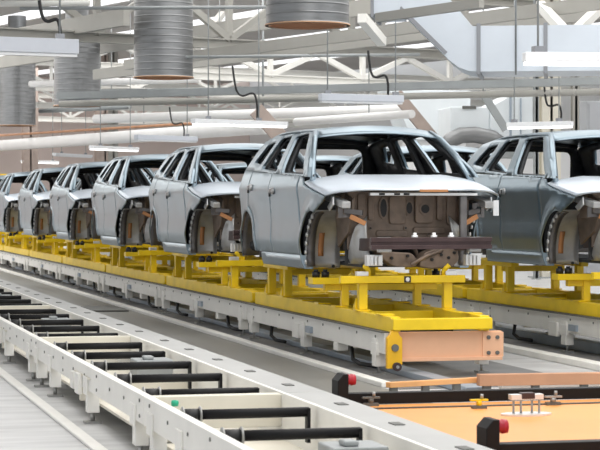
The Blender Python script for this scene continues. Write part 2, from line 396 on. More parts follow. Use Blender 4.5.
        MB().box(min(s * .93, s * .87), max(s * .93, s * .87), 1.28 - F0, 1.30 - F0, 1.55 - Z0, 1.71 - Z0).build('wing_foot', M['galv'], root) if s > 0 else None
        # windscreen pillar, inner face
        MB().tube([P(s * .885, 1.97, 1.90), P(s * .80, 2.28, 2.19), P(s * .715, 2.53, 2.37), P(s * .65, 2.72, 2.455)], [.03, .038, .034, .032], 10).build('windscreen_pillar', body, root)
        # B pillar inside
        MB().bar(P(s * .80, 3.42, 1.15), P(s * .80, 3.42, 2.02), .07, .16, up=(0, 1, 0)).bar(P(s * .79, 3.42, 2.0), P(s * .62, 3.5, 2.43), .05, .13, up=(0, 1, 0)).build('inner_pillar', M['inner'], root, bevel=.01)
    # roof, rolling down over the windscreen header
    rows = []
    for i in range(-4, 17):
        t = max(0, i) / 16; row = []; e = max(0, -i) / 4
        for j in range(17):
            q = -1 + j / 8; fr = 2.80 - .13 * (1 - q * q); re = 5.16 + .03 * (1 - q * q); f = fr + (re - fr) * t - .24 * e
            ze = 2.478 + .02 * math.sin(PI * min(1, t * 1.1)) - .075 * max(0, t - .55) ** 1.5 * 3 - .085 * e ** 1.3
            row.append(P(q * (.668 + .02 * e - .03 * t ** 3), f, ze + .05 * (1 - q ** 2)))
        rows.append(row)
    MB().grid(rows).thick(.02).build('roof', body, root)
    for ff, zz, wd in ((3.45, 2.475, .09), (4.2, 2.46, .09), (5.0, 2.40, .12)):
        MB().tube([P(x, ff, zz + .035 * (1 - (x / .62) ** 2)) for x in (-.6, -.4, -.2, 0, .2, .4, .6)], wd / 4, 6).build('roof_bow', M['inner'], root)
    # bonnet
    rows = []
    for i in range(21):
        t = i / 20; row = []
        for j in range(33):
            q = -1 + j / 16
            ff = .93 + .36 * abs(q) ** 3.0; fr = 2.06 - .05 * (1 - q * q); f = ff + (fr - ff) * t
            x = q * hood_edge(f)
            row.append(P(x, f, hood_z(q, f)))
        rows.append(row)
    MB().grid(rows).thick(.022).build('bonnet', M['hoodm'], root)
    mb = MB()
    mb.bar(P(-.04, .93, 1.805), P(.26, .935, 1.805), .012, .026)
    mb.build('primer_patch', M['sealer'], root)
    # cowl and dash inside
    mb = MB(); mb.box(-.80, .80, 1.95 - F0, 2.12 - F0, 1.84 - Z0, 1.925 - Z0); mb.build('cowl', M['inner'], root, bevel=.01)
    # bulkhead with raised fields and holes
    b = MB().box(-.60, .60, 1.62 - F0, 1.66 - F0, 1.20 - Z0, 1.80 - Z0)
    bh = b.build('bulkhead', M['bulk'], root, bevel=.006)
    mb = MB()
    for x0, x1, z0, z1, d in ((-.585, -.53, 1.35, 1.76, .02), (.47, .57, 1.45, 1.77, .03), (-.50, -.42, 1.45, 1.78, .02), (-.39, -.33, 1.50, 1.76, .035), (-.16, .02, 1.46, 1.76, .03), (.12, .32, 1.47, 1.77, .045), (.36, .42, 1.5, 1.77, .03), (-.30, .05, 1.33, 1.40, .02), (.1, .45, 1.36, 1.43, .03)):
        mb.prism(rnd([(x0, z0 - Z0), (x1, z0 - Z0), (x1, z1 - Z0), (x0, z1 - Z0)], .04), 'y', 1.62 - d - F0, 1.625 - F0)
    mb.build('bulkhead_pressing', M['bulk'], bh, bevel=.008)
    def ovals(lst, nm, m, par, th=.012):
        for x, z, rx, rz, ff in lst:
            MB().prism([(x + rx * math.cos(2 * PI * k / 18), z - Z0 + rz * math.sin(2 * PI * k / 18)) for k in range(18)], 'y', ff - th - F0, ff - F0).build(nm, m, par)
    ovals([(-.22, 1.63, .055, .115, 1.622), (.06, 1.63, .05, .08, 1.622), (.22, 1.62, .065, .065, 1.578), (-.45, 1.36, .02, .02, 1.622), (-.36, 1.42, .015, .015, 1.622), (.02, 1.42, .02, .02, 1.622), (.27, 1.36, .02, .02, 1.622)], 'bulkhead_rim', M['bulk'], bh, .02)
    ovals([(-.22, 1.63, .035, .095, 1.604), (.06, 1.63, .032, .06, 1.604), (.22, 1.62, .045, .045, 1.56), (-.45, 1.36, .012, .012, 1.604), (-.36, 1.42, .01, .01, 1.604), (.02, 1.42, .012, .012, 1.604), (.27, 1.36, .012, .012, 1.604)], 'grommet_hole', M['black'], bh, .006)
    # tunnel arch below the bulkhead
    rows = []
    for k in range(13):
        a = PI * k / 12; rows.append([P(-.12 + .22 * math.cos(a), f, 1.12 + .22 * math.sin(a)) for f in (1.40, 1.62)])
    MB().grid(rows).thick(.015).build('tunnel_arch', M['bulk'], root)
    # lower crossmember: two cast lobes
    mb = MB()
    mb.prism(rnd([(-.36, .22), (-.02, .20), (.06, .10), (.0, .05), (-.22, .06), (-.34, .14)], .04), 'y', 1.25 - F0, 1.45 - F0)
    mb.prism(rnd([(.04, .06), (.10, .20), (.24, .25), (.46, .24), (.48, .12), (.40, .05), (.16, .035)], .04), 'y', 1.22 - F0, 1.42 - F0)
    mb.tube([P(-.05, 1.2, 1.05), P(.12, 1.2, 1.14), P(.3, 1.22, 1.20)], .02, 8)
    sub = mb.build('crossmember', M['bulk'], root, bevel=.012)
    mb = MB()
    for x, z in ((-.25, 1.12), (-.08, 1.14), (.18, 1.10), (.28, 1.15), (.36, 1.12), (.42, 1.17), (.22, 1.17)):
        MB().tube([P(x, 1.20, z), P(x, 1.23, z)], .016, 8).build('bolt_head', M['black'], sub)
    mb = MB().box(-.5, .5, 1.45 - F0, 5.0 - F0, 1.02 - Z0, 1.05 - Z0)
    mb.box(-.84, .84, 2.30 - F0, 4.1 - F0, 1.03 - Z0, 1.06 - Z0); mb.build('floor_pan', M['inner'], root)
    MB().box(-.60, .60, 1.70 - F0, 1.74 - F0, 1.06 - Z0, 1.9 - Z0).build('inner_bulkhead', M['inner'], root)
    # upper radiator panel: thin pale strip with gaps, and stays
    mb = MB()
    mb.box(-.52, .62, 1.06 - F0, 1.12 - F0, 1.755 - Z0, 1.785 - Z0)
    mb.build('lock_panel', M['galv'], root, bevel=.004)
    mb = MB()
    for x in (-.40, -.24, -.14): MB().box(x - .03, x + .03, 1.054 - F0, 1.06 - F0, 1.76 - Z0, 1.78 - Z0).build('lock_panel_slot', M['black'], root)
    MB().bar(P(.47, 1.08, 1.30), P(.47, 1.08, 1.75), .07, .05, up=(0, 1, 0)).build('radiator_stay', M['apron_dark'], root, bevel=.006)
    # bumper beam: open section, three studs
    mb = MB(); xs = 13
    for z0, z1, d0, d1 in ((1.222, 1.262, 0, .07), (1.262, 1.295, .03, .07), (1.295, 1.338, 0, .07)):
        rows0 = []
        for k in range(xs):
            q = -1 + 2 * k / (xs - 1); y = .60 + .05 * q * q
            rows0.append([P(q * .63, y + d0, z0), P(q * .63, y + d0, z1), P(q * .63, y + d1, z1), P(q * .63, y + d1, z0), P(q * .63, y + d0, z0)])
        mb.grid(rows0, False)
        for e in (0, -1): mb.faces(rows0[e][:4], [(0, 1, 2, 3)])
    bb = mb.build('bumper_beam', M['bumper'], root, bevel=.004)
    mb = MB()
    for x in (-.18, .02, .20):
        MB().tube([P(x, .66, 1.33), P(x, .66, 1.36), P(x, .66, 1.361), P(x, .66, 1.385)], [.034, .034, .02, .02], 10).build('stud', M['galv'], bb)
    # rear end: frame round the tailgate opening
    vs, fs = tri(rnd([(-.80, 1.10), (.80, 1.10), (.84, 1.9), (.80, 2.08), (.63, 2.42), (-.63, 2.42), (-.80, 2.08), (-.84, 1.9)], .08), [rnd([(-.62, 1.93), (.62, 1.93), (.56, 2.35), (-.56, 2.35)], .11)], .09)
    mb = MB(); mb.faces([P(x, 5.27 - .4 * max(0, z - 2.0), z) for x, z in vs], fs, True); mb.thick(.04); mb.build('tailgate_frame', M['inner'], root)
    return root
car = make_car()
LINE_L = 6.19; LINE_R = 9.09; SK_L = 6.06; SK_R = 8.97; CV_L = 6.09; CV_R = 9.0
words = ['frontmost bare grey SUV body on left line, above peach conveyor end beam',
         'grey SUV body directly behind the frontmost one on the left line',
         'third grey SUV body from the front of the left line',
         'fourth grey SUV body from the front of the left line',
         'fifth grey SUV body from the front of the left line',
         'sixth grey SUV body from the front of the left line',
         'farthest grey SUV body of the left line, at left picture edge']
tag(car, words[0], 'car', 'unpainted car bodies on the left line'); cars = [car]
for k in range(1, 7):
    o = copy_tree(car, (LINE_L, 18.3 + 6 * k + F0 + .32, Z0)); o['label'] = words[k]; cars.append(o)
RF = [18.75 + 6 * k for k in range(8)]
wr = ['grey SUV body cut off by the right picture edge, on right-hand line', 'grey SUV body on right-hand line seen between the two nearest bodies',
      'third SUV body on right-hand line, glimpsed through the frontmost body windows', 'fourth SUV body on right-hand line, roof showing behind second left body',
      'fifth SUV body on right-hand line, behind the third left body', 'sixth SUV body on right-hand line, behind the fourth left body',
      'seventh SUV body on right-hand line, mostly hidden by left bodies', 'farthest SUV body on right-hand line, mostly hidden']
for k, f in enumerate(RF):
    o = copy_tree(car, (LINE_R, f + F0, Z0)); o['label'] = wr[k]; o['group'] = 'unpainted car bodies on the right line'
# ================================================================== SKIDS
def make_skid():
    r = empty('skid', (SK_L, 18.3, 0.445))
    y = M['yellow']; z0, z1 = 0.0, 0.145
    for s in (-1, 1):
        mb = MB().box(s * .45 - .05, s * .45 + .05, 0.0, 5.75, z0, z1)
        for f in (.35, 1.15, 2.0, 2.7, 3.4, 4.3, 5.1): mb.box(s * .45 - .075, s * .45 + .075, f - .09, f + .09, z1, z1 + .014)
        mb.build('side_beam', y, r, bevel=.008)
        for f, h, nm in ((1.15, .285, 1), (4.28, .32, 0), (5.07, .32, 0)):
            mb = MB().box(s * .45 - .045, s * .45 + .045, f - .045, f + .045, z1 + .014, z1 + h)
            mb.prism([(f + .045, z1 + .014), (f + .16, z1 + .014), (f + .045, z1 + .13)], 'x', s * .5 - .01, s * .5 + .01)
            mb.build('post', y, r, bevel=.006)
        # rear pair carries a short beam under the sill
        MB().box(s * .45 - .05, s * .45 + .05, 4.1, 5.3, z1 + .32, z1 + .392).build('sill_rest', y, r, bevel=.006)
        # inner low posts with support plate and rubber mounts
        MB().box(s * .40 - .04, s * .40 + .04, 2.0 - .04, 2.0 + .04, z1, z1 + .24).build('post', y, r, bevel=.006)
        MB().box(s * .55 - .22, s * .55 + .22, 1.9, 2.1, z1 + .24, z1 + .31).build('support_plate', y, r, bevel=.006)
        mb = MB()
        for q in (-.05, .05):
            mb = MB(); mb.tube([(s * .66 + q, 2.0, z1 + .31), (s * .66 + q, 2.0, z1 + .37)], .042, 12); mb.tube([(s * .66 + q, 2.0, z1 + .37), (s * .66 + q, 2.0, z1 + .393)], .025, 10)
            mb.build('rubber_mount', M['black'], r)
        MB().tube([(s * .40, 1.10, z1 + .35), (s * .40, 1.10, z1 + .40), (s * .42, 1.08, z1 + .43), (s * .45, 1.07, z1 + .46)], .025, 8).build('locating_hook', y, r)
        MB().box(s * .47 - .06, s * .47 + .06, 1.06, 1.14, z1 + .355, z1 + .40).build('rest_pad', M['galv'], r, bevel=.004)
    MB().box(-.50, .50, -.09, .02, .02, .13).build('cross_beam', y, r, bevel=.008)
    for f in (1.5, 2.9, 4.6, 5.65): MB().box(-.40, .40, f - .05, f + .05, .03, .12).build('cross_beam', y, r, bevel=.006)
    sb = MB().box(-.70, .62, 1.06, 1.14, z1 + .28, z1 + .355).build('support_bar', y, r, bevel=.006)
    MB().box(-.62, .62, 1.98, 2.06, z1 + .17, z1 + .24).build('support_bar', y, r, bevel=.006)
    MB().box(-.40, .40, 4.62, 4.72, z1 + .25, z1 + .32).build('support_bar', y, r, bevel=.006)
    pl = MB().box(-.035, .035, 1.052, 1.06, z1 + .285, z1 + .35).build('number_plate', M['black'], sb)
    mb = MB()
    mb.prism([(.021 * math.cos(2 * PI * k / 12), z1 + .3175 + .023 * math.sin(2 * PI * k / 12)) for k in range(12)], 'y', 1.049, 1.052)
    mb.build('plate_mark', M['lampw'], pl)
    return r
skid = make_skid()
sw = ['frontmost yellow skid frame, resting on the peach-ended conveyor', 'yellow skid frame under the second left body', 'yellow skid frame under the third left body',
      'yellow skid frame under the fourth left body', 'yellow skid frame under the fifth left body', 'yellow skid frame under the sixth left body', 'farthest yellow skid frame on the left line']
tag(skid, sw[0], 'skid', 'yellow skids on the left line')
for k in range(1, 7):
    o = copy_tree(skid, (SK_L, 18.3 + 6 * k, .445)); o['label'] = sw[k]
ow = ['nearest', 'second', 'third', 'fourth', 'fifth', 'sixth', 'seventh', 'farthest']
for k, f in enumerate(RF):
    o = copy_tree(skid, (SK_R, f, .445)); o['label'] = ('%s yellow skid frame on the right-hand line' % ow[k]) + (', under the cut-off body' if k == 0 else ''); o['group'] = 'yellow skids on the right line'
# ================================================================== CAR LINE CONVEYORS
def make_conv():
    r = empty('conveyor_section', (CV_L, 18.42, 0)); L = 5.96
    for s in (-1, 1):
        mb = MB().box(s * .535 - .02, s * .535 + .02, 0, L, .225, .43)
        mb.box(min(s * .515, s * .47), max(s * .515, s * .47), 0, L, .41, .429); mb.box(min(s * .515, s * .47), max(s * .515, s * .47), 0, L, .226, .245)
        b = mb.build('side_beam', M['white'], r, bevel=.004)
        mb = MB()
        for k in range(9):
            for z in ((.38,) if k % 4 else (.38, .28)):
                MB().tube([(s * .556, .3 + k * .66, z), (s * .562, .3 + k * .66, z)], .013, 8).build('bolt', M['slot'], b)
        MB().box(s * .545 - .045, s * .545 + .045, 0, L, .43, .445).build('wear_strip', M['slot'], r)
        for f in (.28, 3.1, 5.68):
            mb = MB().box(s * .53 - .05, s * .53 + .05, f - .07, f + .07, .09, .36)
            mb.box(min(s * .55, s * .585), max(s * .55, s * .585), f - .10, f + .10, .20, .32)
            lg = mb.build('leg', M['white'], r, bevel=.004)
            mb = MB().tube([(s * .53, f, .02), (s * .53, f, .10)], .014, 8); mb.box(s * .53 - .06, s * .53 + .06, f - .06, f + .06, .006, .025)
            mb.build('foot', M['steel'], lg)
        MB().box(s * .56 - .02, s * .56 + .02, 3.3, 3.56, .17, .33).build('junction_cover', M['white'], r, bevel=.004)
        MB().box(s * .568 - .02, s * .568 + .02, 2.72, 2.93, .26, .33).build('type_plate', M['bluegrey'], r)
        MB().box(s * .5 - .06, s * .5 + .06, 1.7, 1.85, .14, .225).build('drive_box', M['white'], r, bevel=.004)
    for f in (1.0, 2.4, 3.9, 5.2):
        MB().tube([(-.46, f, .385), (.46, f, .385)], .055, 12).build('roller', M['black'], r)
    MB().box(-.50, .50, 1.2, 1.3, .20, .29).build('cross_tie', M['cream'], r); MB().box(-.50, .50, 4.5, 4.6, .20, .29).build('cross_tie', M['cream'], r)
    MB().tube([(-.50, 1.35, .20), (-.50, 1.30, .08), (-.47, 1.15, .045), (-.42, .75, .05)], .022, 8).build('cable', M['black'], r)
    MB().tube([(-.50, 4.85, .22), (-.50, 4.9, .10), (-.47, 4.78, .05), (-.44, 4.45, .05)], .022, 8).build('cable', M['black'], r)
    return r
conv = make_conv()
cw = ['white conveyor section carrying the frontmost skid, nearest of left line', 'second white conveyor section of left line', 'third white conveyor section of left line', 'fourth white conveyor section of left line',
      'fifth white conveyor section of left line', 'sixth white conveyor section of left line', 'farthest white conveyor section of left line']
tag(conv, cw[0], 'conveyor', 'conveyor sections of the left line')
convs = [conv]
for k in range(1, 8):
    if k == 7: break
    o = copy_tree(conv, (CV_L, 18.42 + 6 * k, 0)); o['label'] = cw[k]; convs.append(o)
for k in range(-1, 8):
    o = copy_tree(conv, (CV_R, 17.95 + 6 * k, 0)); o['label'] = (ow[k + 1] if k < 7 else 'very last') + ' white conveyor section of the right-hand line'; o['group'] = 'conveyor sections of the right line'
# peach end beam of the left line
eb = empty('end_beam', (CV_L, 18.34, 0.16))
MB().box(-.46, .60, -.02, .04, .03, .28).box(-.46, .60, -.05, .04, .0, .035).build('beam', M['peach'], eb, bevel=.004)
MB().box(.40, .615, -.035, -.02, .03, .27).build('bolt_plate', M['peach'], eb, bevel=.003)
mb = MB()
for x in (.46, .55):
    for z in (.07, .22): MB().tube([(x, -.05, z), (x, -.034, z)], .02, 8).build('bolt', M['slot'], eb)
tag(eb, 'peach painted end beam closing the near end of left line', 'beam')
st = empty('stop_bracket', (CV_L - .51, 18.255, 0.10))
mb = MB().prism([(-.075, .0), (.03, .0), (.075, .04), (.075, .29), (.05, .315), (.03, .36), (-.03, .36), (-.05, .315), (-.075, .29)], 'y', -.03, .03)
mb.build('plate', M['yellow2'], st, bevel=.006)
MB().tube([(0, -.05, .20), (0, -.02, .20)], .035, 16).build('bearing', M['slot'], st)
w2 = MB().tube([(.015, -.07, .02), (.015, -.02, .02)], .042, 16).build('roller', M['bumper'], st)
MB().tube([(.015, -.078, .02), (.015, -.068, .02)], .016, 10).build('pin', M['steel'], w2)
tag(st, 'yellow stop bracket with two dark rollers on peach end beam', 'bracket')
# blue grey channel lying under the left line
g = MB()
g.box(-.09, .09, 0, 37.5, 0, .06); o = g.build('cable_channel', M['bluegrey'], bevel=.008); o.location = (5.82, 16.6, .006)
tag(o, 'blue grey cable channel running on the floor under left line', 'channel')
g = MB(); g.box(-.07, .07, 0, 40, 0, .12); o = g.build('cable_channel', M['bluegrey'], bevel=.008); o.location = (8.75, 16.0, .006)
tag(o, 'cable channel running on the floor under right-hand line', 'channel')
# ================================================================== NEAR ROLLER CONVEYOR
def make_near():
    r = empty('roller_conveyor_section', (2.62, 12.6, 0)); L = 5.93; X0 = -.44; X1 = .47
    mb = MB().box(X0, X0 + .03, 0, L, .255, .44); mb.box(X0 + .03, X0 + .06, 0, L, .425, .439); mb.box(X0 + .03, X0 + .07, 0, L, .256, .27)
    sr = mb.build('side_rail', M['white'], r, bevel=.004)
    mb = MB()
    for k in range(10):
        for z in (.40, .30) if k % 3 == 0 else (.36,):
            MB().tube([(X0 - .006, .12 + k * .62, z), (X0, .12 + k * .62, z)], .012, 8).build('bolt', M['slot'], sr)
    MB().box(X0 - .012, X0, 2.3, 3.1, .345, .36).build('guide_strip', M['cream'], sr)
    mb = MB().box(X1, X1 + .03, 0, L, .06, .44); mb.build('inner_rail', M['white'], r, bevel=.004)
    cp = MB().box(X1 + .03, X1 + .30, 0, L, .41, .44).box(X1 + .27, X1 + .30, 0, L, .05, .41).build('cover_plate', M['plate'], r, bevel=.004)
    for k in range(5): MB().box(X1 + .14, X1 + .20, .45 + k * 1.15, .58 + k * 1.15, .44, .446).build('cover_slot', M['slot'], cp)
    # channel closing each section
    MB().box(X0 + .03, X1, 0, .12, .22, .43).build('cross_channel', M['cream'], r, bevel=.004)
    MB().box(X0 + .03, X1, 3.05, 3.12, .12, .28).build('cross_channel', M['cream'], r, bevel=.004)
    MB().box(X0 + .12, X1, .15, L - .05, .12, .14).build('drip_tray', M['cream'], r)
    for f in (.35, 2.5, 4.7, 5.65):
        mb = MB().box(X0 + .0, X0 + .09, f - .06, f + .06, .085, .30)
        mb.box(X0 - .015, X0, f - .09, f + .09, .22, .36)
        lg = mb.build('leg', M['white'], r, bevel=.004)
        mb = MB().tube([(X0 + .045, f, .02), (X0 + .045, f, .09)], .018, 8); mb.box(X0 - .02, X0 + .11, f - .05, f + .05, 0.0, .02); mb.build('foot', M['steel'], lg)
        MB().box(X1 + .05, X1 + .14, f - .06, f + .06, 0.0, .41).build('leg', M['white'], r)
    MB().box(X0 - .035, X0 - .002, 2.72, 2.92, .20, .36).build('junction_cover', M['white'], r, bevel=.004)
    MB().box(X0 - .035, X0 - .002, 3.02, 3.16, .22, .35).build('junction_cover', M['white'], r, bevel=.004)
    MB().box(.05, .35, 3.15, 3.45, .28, .42).box(.12, .2, 3.18, 3.3, .42, .45).build('drive_motor', M['tray'], r, bevel=.01)
    for f in (.47, 1.65, 2.80, 3.93, 5.06):
        ro = MB().tube([(X0 + .19, f, .405), (.42, f, .405)], .030, 14).build('roller', M['blackpaint'], r)
        for x in (X0 + .085, X0 + .19):
            MB().lathe([(.0, -.007), (.05, -.007), (.057, 0), (.05, .007), (0, .007)], 20, Matrix.Translation((x, f, .40)) @ Matrix.Rotation(PI / 2, 4, 'Y')).build('flange', M['steel'], ro)
        MB().tube([(X0 + .09, f, .40), (X0 + .185, f, .40)], .042, 14).build('drum', M['black'], ro)
        MB().box(.405, .425, f - .03, f + .03, .22, .43).build('roller_bracket', M['blackpaint'], ro)
    return r
near = make_near()
nw = ['second roller conveyor section from the camera, at left', 'third roller conveyor section from the camera, at left', 'fourth roller conveyor section, at left picture edge',
      'fifth roller conveyor section, at left picture edge', 'sixth roller conveyor section, at far left', 'seventh roller conveyor section, at far left', 'farthest roller conveyor section, at far left']
tag(near, nw[0], 'conveyor', 'sections of the near roller conveyor')
for k in range(1, 6):
    o = copy_tree(near, (2.62, 12.6 + 5.95 * k, 0)); o['label'] = nw[k]
o = copy_tree(near, (2.62, 6.65, 0)); o['label'] = 'nearest roller conveyor section with two black rollers, bottom of picture'
c = MB().lathe([(0, 0), (.022, 0), (.025, .02), (.022, .035), (.0, .04)], 14).build('end_cap', M['green']); c.location = (2.33, 12.30, .40)
tag(c, 'small green cap on the near roller conveyor rail', 'cap')
# ================================================================== ORANGE TRANSFER TABLE, right foreground
tb = empty('transfer_table', (4.9, 11.4, 0))
MB().box(-1.40, 1.4, -3.2, 1.54, .25, .31).build('table_top', M['orange'], tb, bevel=.006)
MB().box(-1.2, 1.3, -2.8, 1.4, .0, .25).build('pedestal', M['slot'], tb)
for y in (-1.40, 1.55):
    b = MB().box(-1.26, 1.9, y, y + .10, .312, .388).build('black_beam', M['blackpaint'], tb, bevel=.004)
    mb = MB().prism([(-1.34, .312), (-1.265, .312), (-1.265, .52), (-1.30, .52), (-1.34, .475)], 'y', y - .02, y + .14)
    mb.build('end_post', M['blackpaint'], b, bevel=.004)
    MB().lathe([(0, 0), (.036, 0), (.04, .012), (.03, .02), (.04, .03), (.036, .06), (0, .065)], 16, Matrix.Translation((-1.265, y + .04, .478)) @ Matrix.Rotation(PI / 2, 4, 'Y')).build('buffer', M['red'], b)
MB().tube([(-1.2, 1.25, .315), (1.39, 1.25, .315)], .007, 6).build('edge_wire', M['slot'], tb)
tag(tb, 'orange transfer table with black cross beams and red buffers, right foreground', 'table')
k = empty('sensor_stand', at(526, 415, .31))
MB().prism([(.17 * math.cos(a * PI / 10) * 1, .10 * math.sin(a * PI / 10)) for a in range(20)], 'z', 0, .012).build('base_plate', M['galv'], k)
for x in (-.085, -.035, .04, .09): MB().tube([(x, .0, .012), (x, 0, .10)], .008, 8).build('leg', M['steel'], k)
MB().box(-.11, .11, -.03, .03, .10, .135).build('bracket', M['galv'], k, bevel=.003)
MB().box(-.04, .05, -.035, .03, .105, .145).build('sensor', M['bumper'], k, bevel=.005)
tag(k, 'silver four-legged sensor stand on the orange table', 'stand')
def clamp(u, v, lab, m):
    k = empty('clamp', at(u, v, .31))
    MB().box(-.05, .05, -.02, .02, 0, .02).build('base', M['slot'], k)
    MB().tube([(0, 0, .02), (0, 0, .05)], .02, 10).build('body', m, k); MB().box(-.06, .06, -.015, .015, .05, .062).build('arm', m, k)
    MB().tube([(.02, 0, .062), (.02, 0, .095)], .012, 8).build('knob', M['steel'], k)
    tag(k, lab, 'clamp', 'small clamps on the orange table')
clamp(553, 405, 'grey clamp beside the silver stand, against the black beam', M['steel'])
clamp(371, 406, 'dark clamp near the left corner of the orange table', M['slot'])
clamp(479, 408.5, 'yellow clamp in middle of the orange table edge', M['yellow'])
# floor rails behind the table
def rail(name, a, b, wd, h, m, lab, cat, feet=True):
    r = empty(name, (a[0], a[1], 0)); a = Vector(a); b = Vector(b); o = Vector((a.x, a.y, 0))
    MB().bar(a - o, b - o, wd, h).build('bar', m, r, bevel=.004)
    if feet:
        for t in (.05, .35, .65, .95):
            p = a + (b - a) * t - o; MB().box(p.x - .03, p.x + .03, p.y - .03, p.y + .03, 0.0, p.z - h / 2).build('foot', M['slot'], r)
    tag(r, lab, cat)
rail('floor_rail', at(388, 385, .14), at(492, 379, .14), .07, .045, M['sealer2'], 'thin orange floor rail lying in front of the peach end beam', 'rail')
rail('floor_rail', at(478, 380, .15), at(640, 377.5, .15), .10, .10, M['rust'], 'brownish floor rail right of the thin orange one', 'rail')
rail('floor_rail', at(500, 388, .06), at(640, 385.5, .06), .10, .06, M['white'], 'white floor rail just behind the orange table', 'rail')
o = MB().box(-.28, .28, -.7, .7, 0, .03).build('floor_plate', M['slot'], bevel=.01); o.location = (4.83, 31.5, .006)
tag(o, 'dark plate on the grey walkway beside left line kerb', 'plate')
# ================================================================== OVERHEAD
def spiral(u, d, name_label, top=6.3):
    r_ = (u - 300) / 2000 * d
    x, y = r_ * _c + d * _s, -r_ * _s + d * _c
    o = empty('spiral_duct', (x, y, 4.25)); R = .6; H = top - 4.25
    mb = MB(); prof = [(R - .03, 0.0), (R + .01, 0.0), (R + .012, .03)]
    n = int(H / .135)
    for k in range(n):
        z = .03 + k * .135
        prof += [(R, z + .004), (R, z + .008), (R, z + .110), (R, z + .114), (R + .006, z + .118), (R + .006, z + .131)]
    prof += [(R, H)]
    mb.lathe(prof, 48); mb.build('duct_skin', M['duct'], o)
    MB().lathe([(R - .035, .02), (R - .035, H)], 40).build('liner', M['ductin'], o)
    MB().lathe([(R - .05, .0), (R + .02, .0), (R + .02, .02), (R - .05, .02), (R - .05, 0)], 40).build('mouth_ring', M['ductin'], o)
    MB().lathe([(R - .01, H), (R + .10, H), (R + .10, H + .05), (.3, H + .05)], 40).build('top_flange', M['tray'], o)
    MB().lathe([(.30, H + .05), (.30, 7.82 - 4.25)], 32).build('neck', M['duct'], o)
    tag(o, name_label, 'duct', 'hanging spiral ducts')
spiral(307.5, 28.9, 'nearest spiral duct, open mouth hanging at top middle', 7.6)
spiral(163.5, 40.7, 'second spiral duct from right, hanging left of top middle', 7.6)
spiral(77, 52.2, 'third spiral duct from right, below the long grey lamp')
spiral(17, 65, 'farthest spiral duct, flanged, at left picture edge')
# roof trusses across the building grid
def truss(V, zb, zt, U0, U1, m, lab, off=0.0, tw=.10, slope=0.0):
    o = empty('roof_truss', G(0, V, zb)); o.rotation_euler.z = TH
    n = int((U1 - U0) / 1.6)
    MB().ibeam((U0, 0, .1), (U1, 0, .1 + slope * (U1 - U0)), .2, .22, .03).build('bottom_chord', m, o)
    MB().ibeam((U0, 0, zt - zb), (U1, 0, zt - zb + slope * (U1 - U0)), .2, .2, .03).build('top_chord', m, o)
    mb = MB()
    for k in range(n):
        a = U0 + k * 1.6 + off; q = slope * (a - U0)
        if k % 2 == 0:
            mb.bar((a, 0, .2 + q), (a + 1.6, 0, zt - zb - .1 + q), tw, tw); mb.bar((a, 0, .2 + q), (a, 0, zt - zb - .1 + q), tw * .9, tw * .9)
        else: mb.bar((a, 0, zt - zb - .1 + q), (a + 1.6, 0, .2 + q), tw, tw)
    mb.build('web', m, o)
    tag(o, lab, 'truss', 'roof trusses')
truss(49.3, 5.22, 6.2, 23.4, 60, M['truss'], 'white roof truss crossing behind the second spiral duct', 0, .15)
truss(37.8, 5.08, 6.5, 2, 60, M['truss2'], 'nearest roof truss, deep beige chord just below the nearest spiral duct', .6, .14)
truss(62, 5.55, 6.5, 0, 51, M['truss'], 'third roof truss from the camera, white')
truss(70, 5.4, 6.4, -2, 51, M['truss'], 'fourth roof truss from the camera, white')
truss(79, 5.3, 6.4, -4, 51, M['truss'], 'farthest roof truss, in front of pinkish wall')
def beam_span(a, b, wd, h, m, name, lab, cat, kind='bar', hang=0):
    a = Vector(a); b = Vector(b); o = (a + b) / 2
    mb = MB()
    if kind == 'tube': mb.tube([a - o, b - o], wd, 16)
    elif kind == 'i': mb.ibeam(a - o, b - o, wd, h, .03)
    else: mb.bar(a - o, b - o, wd, h)
    ob = mb.build(name, m); ob.location = o
    if hang:
        q = (b - o) * hang; MB().tube([q, Vector((q.x, q.y, 7.83 - o.z))], .015, 6).build('hanger', M['tray'], ob)
    tag(ob, lab, cat); return ob
def along(u, v, z, back, fwd): p = at(u, v, z); return p - VA * back, p + VA * fwd
# rafters following the roof grid
for i, (u, v, z, bk, fw, wd, h, m, lab) in enumerate([
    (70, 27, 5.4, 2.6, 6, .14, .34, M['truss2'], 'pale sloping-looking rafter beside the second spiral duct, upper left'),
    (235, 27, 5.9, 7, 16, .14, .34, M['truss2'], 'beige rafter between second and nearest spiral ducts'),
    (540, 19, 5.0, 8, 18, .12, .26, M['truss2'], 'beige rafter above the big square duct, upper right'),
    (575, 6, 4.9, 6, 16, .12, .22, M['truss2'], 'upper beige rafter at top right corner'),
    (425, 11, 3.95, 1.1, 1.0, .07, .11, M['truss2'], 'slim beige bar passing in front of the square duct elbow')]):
    a, b = along(u, v, z, bk, fw); beam_span(a, b, wd, h, m, 'rafter', lab, 'beam')
# braces
def brace(p, q, wd, m, lab, hang=0): beam_span(p, q, wd, wd, m, 'brace', lab, 'beam', 'bar', hang)
brace(at(184, 64, 5.0), at(222, 14, 7.0), .16, M['truss2'], 'slanting beige brace right of the second spiral duct')
brace(at(540, 5, 5.0), at(566, 33, 4.4), .14, M['truss'], 'slanting white brace above the right end of square duct')
brace(at(600, 8, 5.0), at(574, 33, 4.4), .14, M['truss'], 'slanting white brace at the right picture edge')
brace(at(362, 18, 4.9), at(382, 42, 4.6), .16, M['truss'], 'white brace under the square duct elbow mouth')
brace(at(482, 92, 4.2), at(506, 130, 3.35), .16, M['tray'], 'grey diagonal brace left of beige column', -.9)
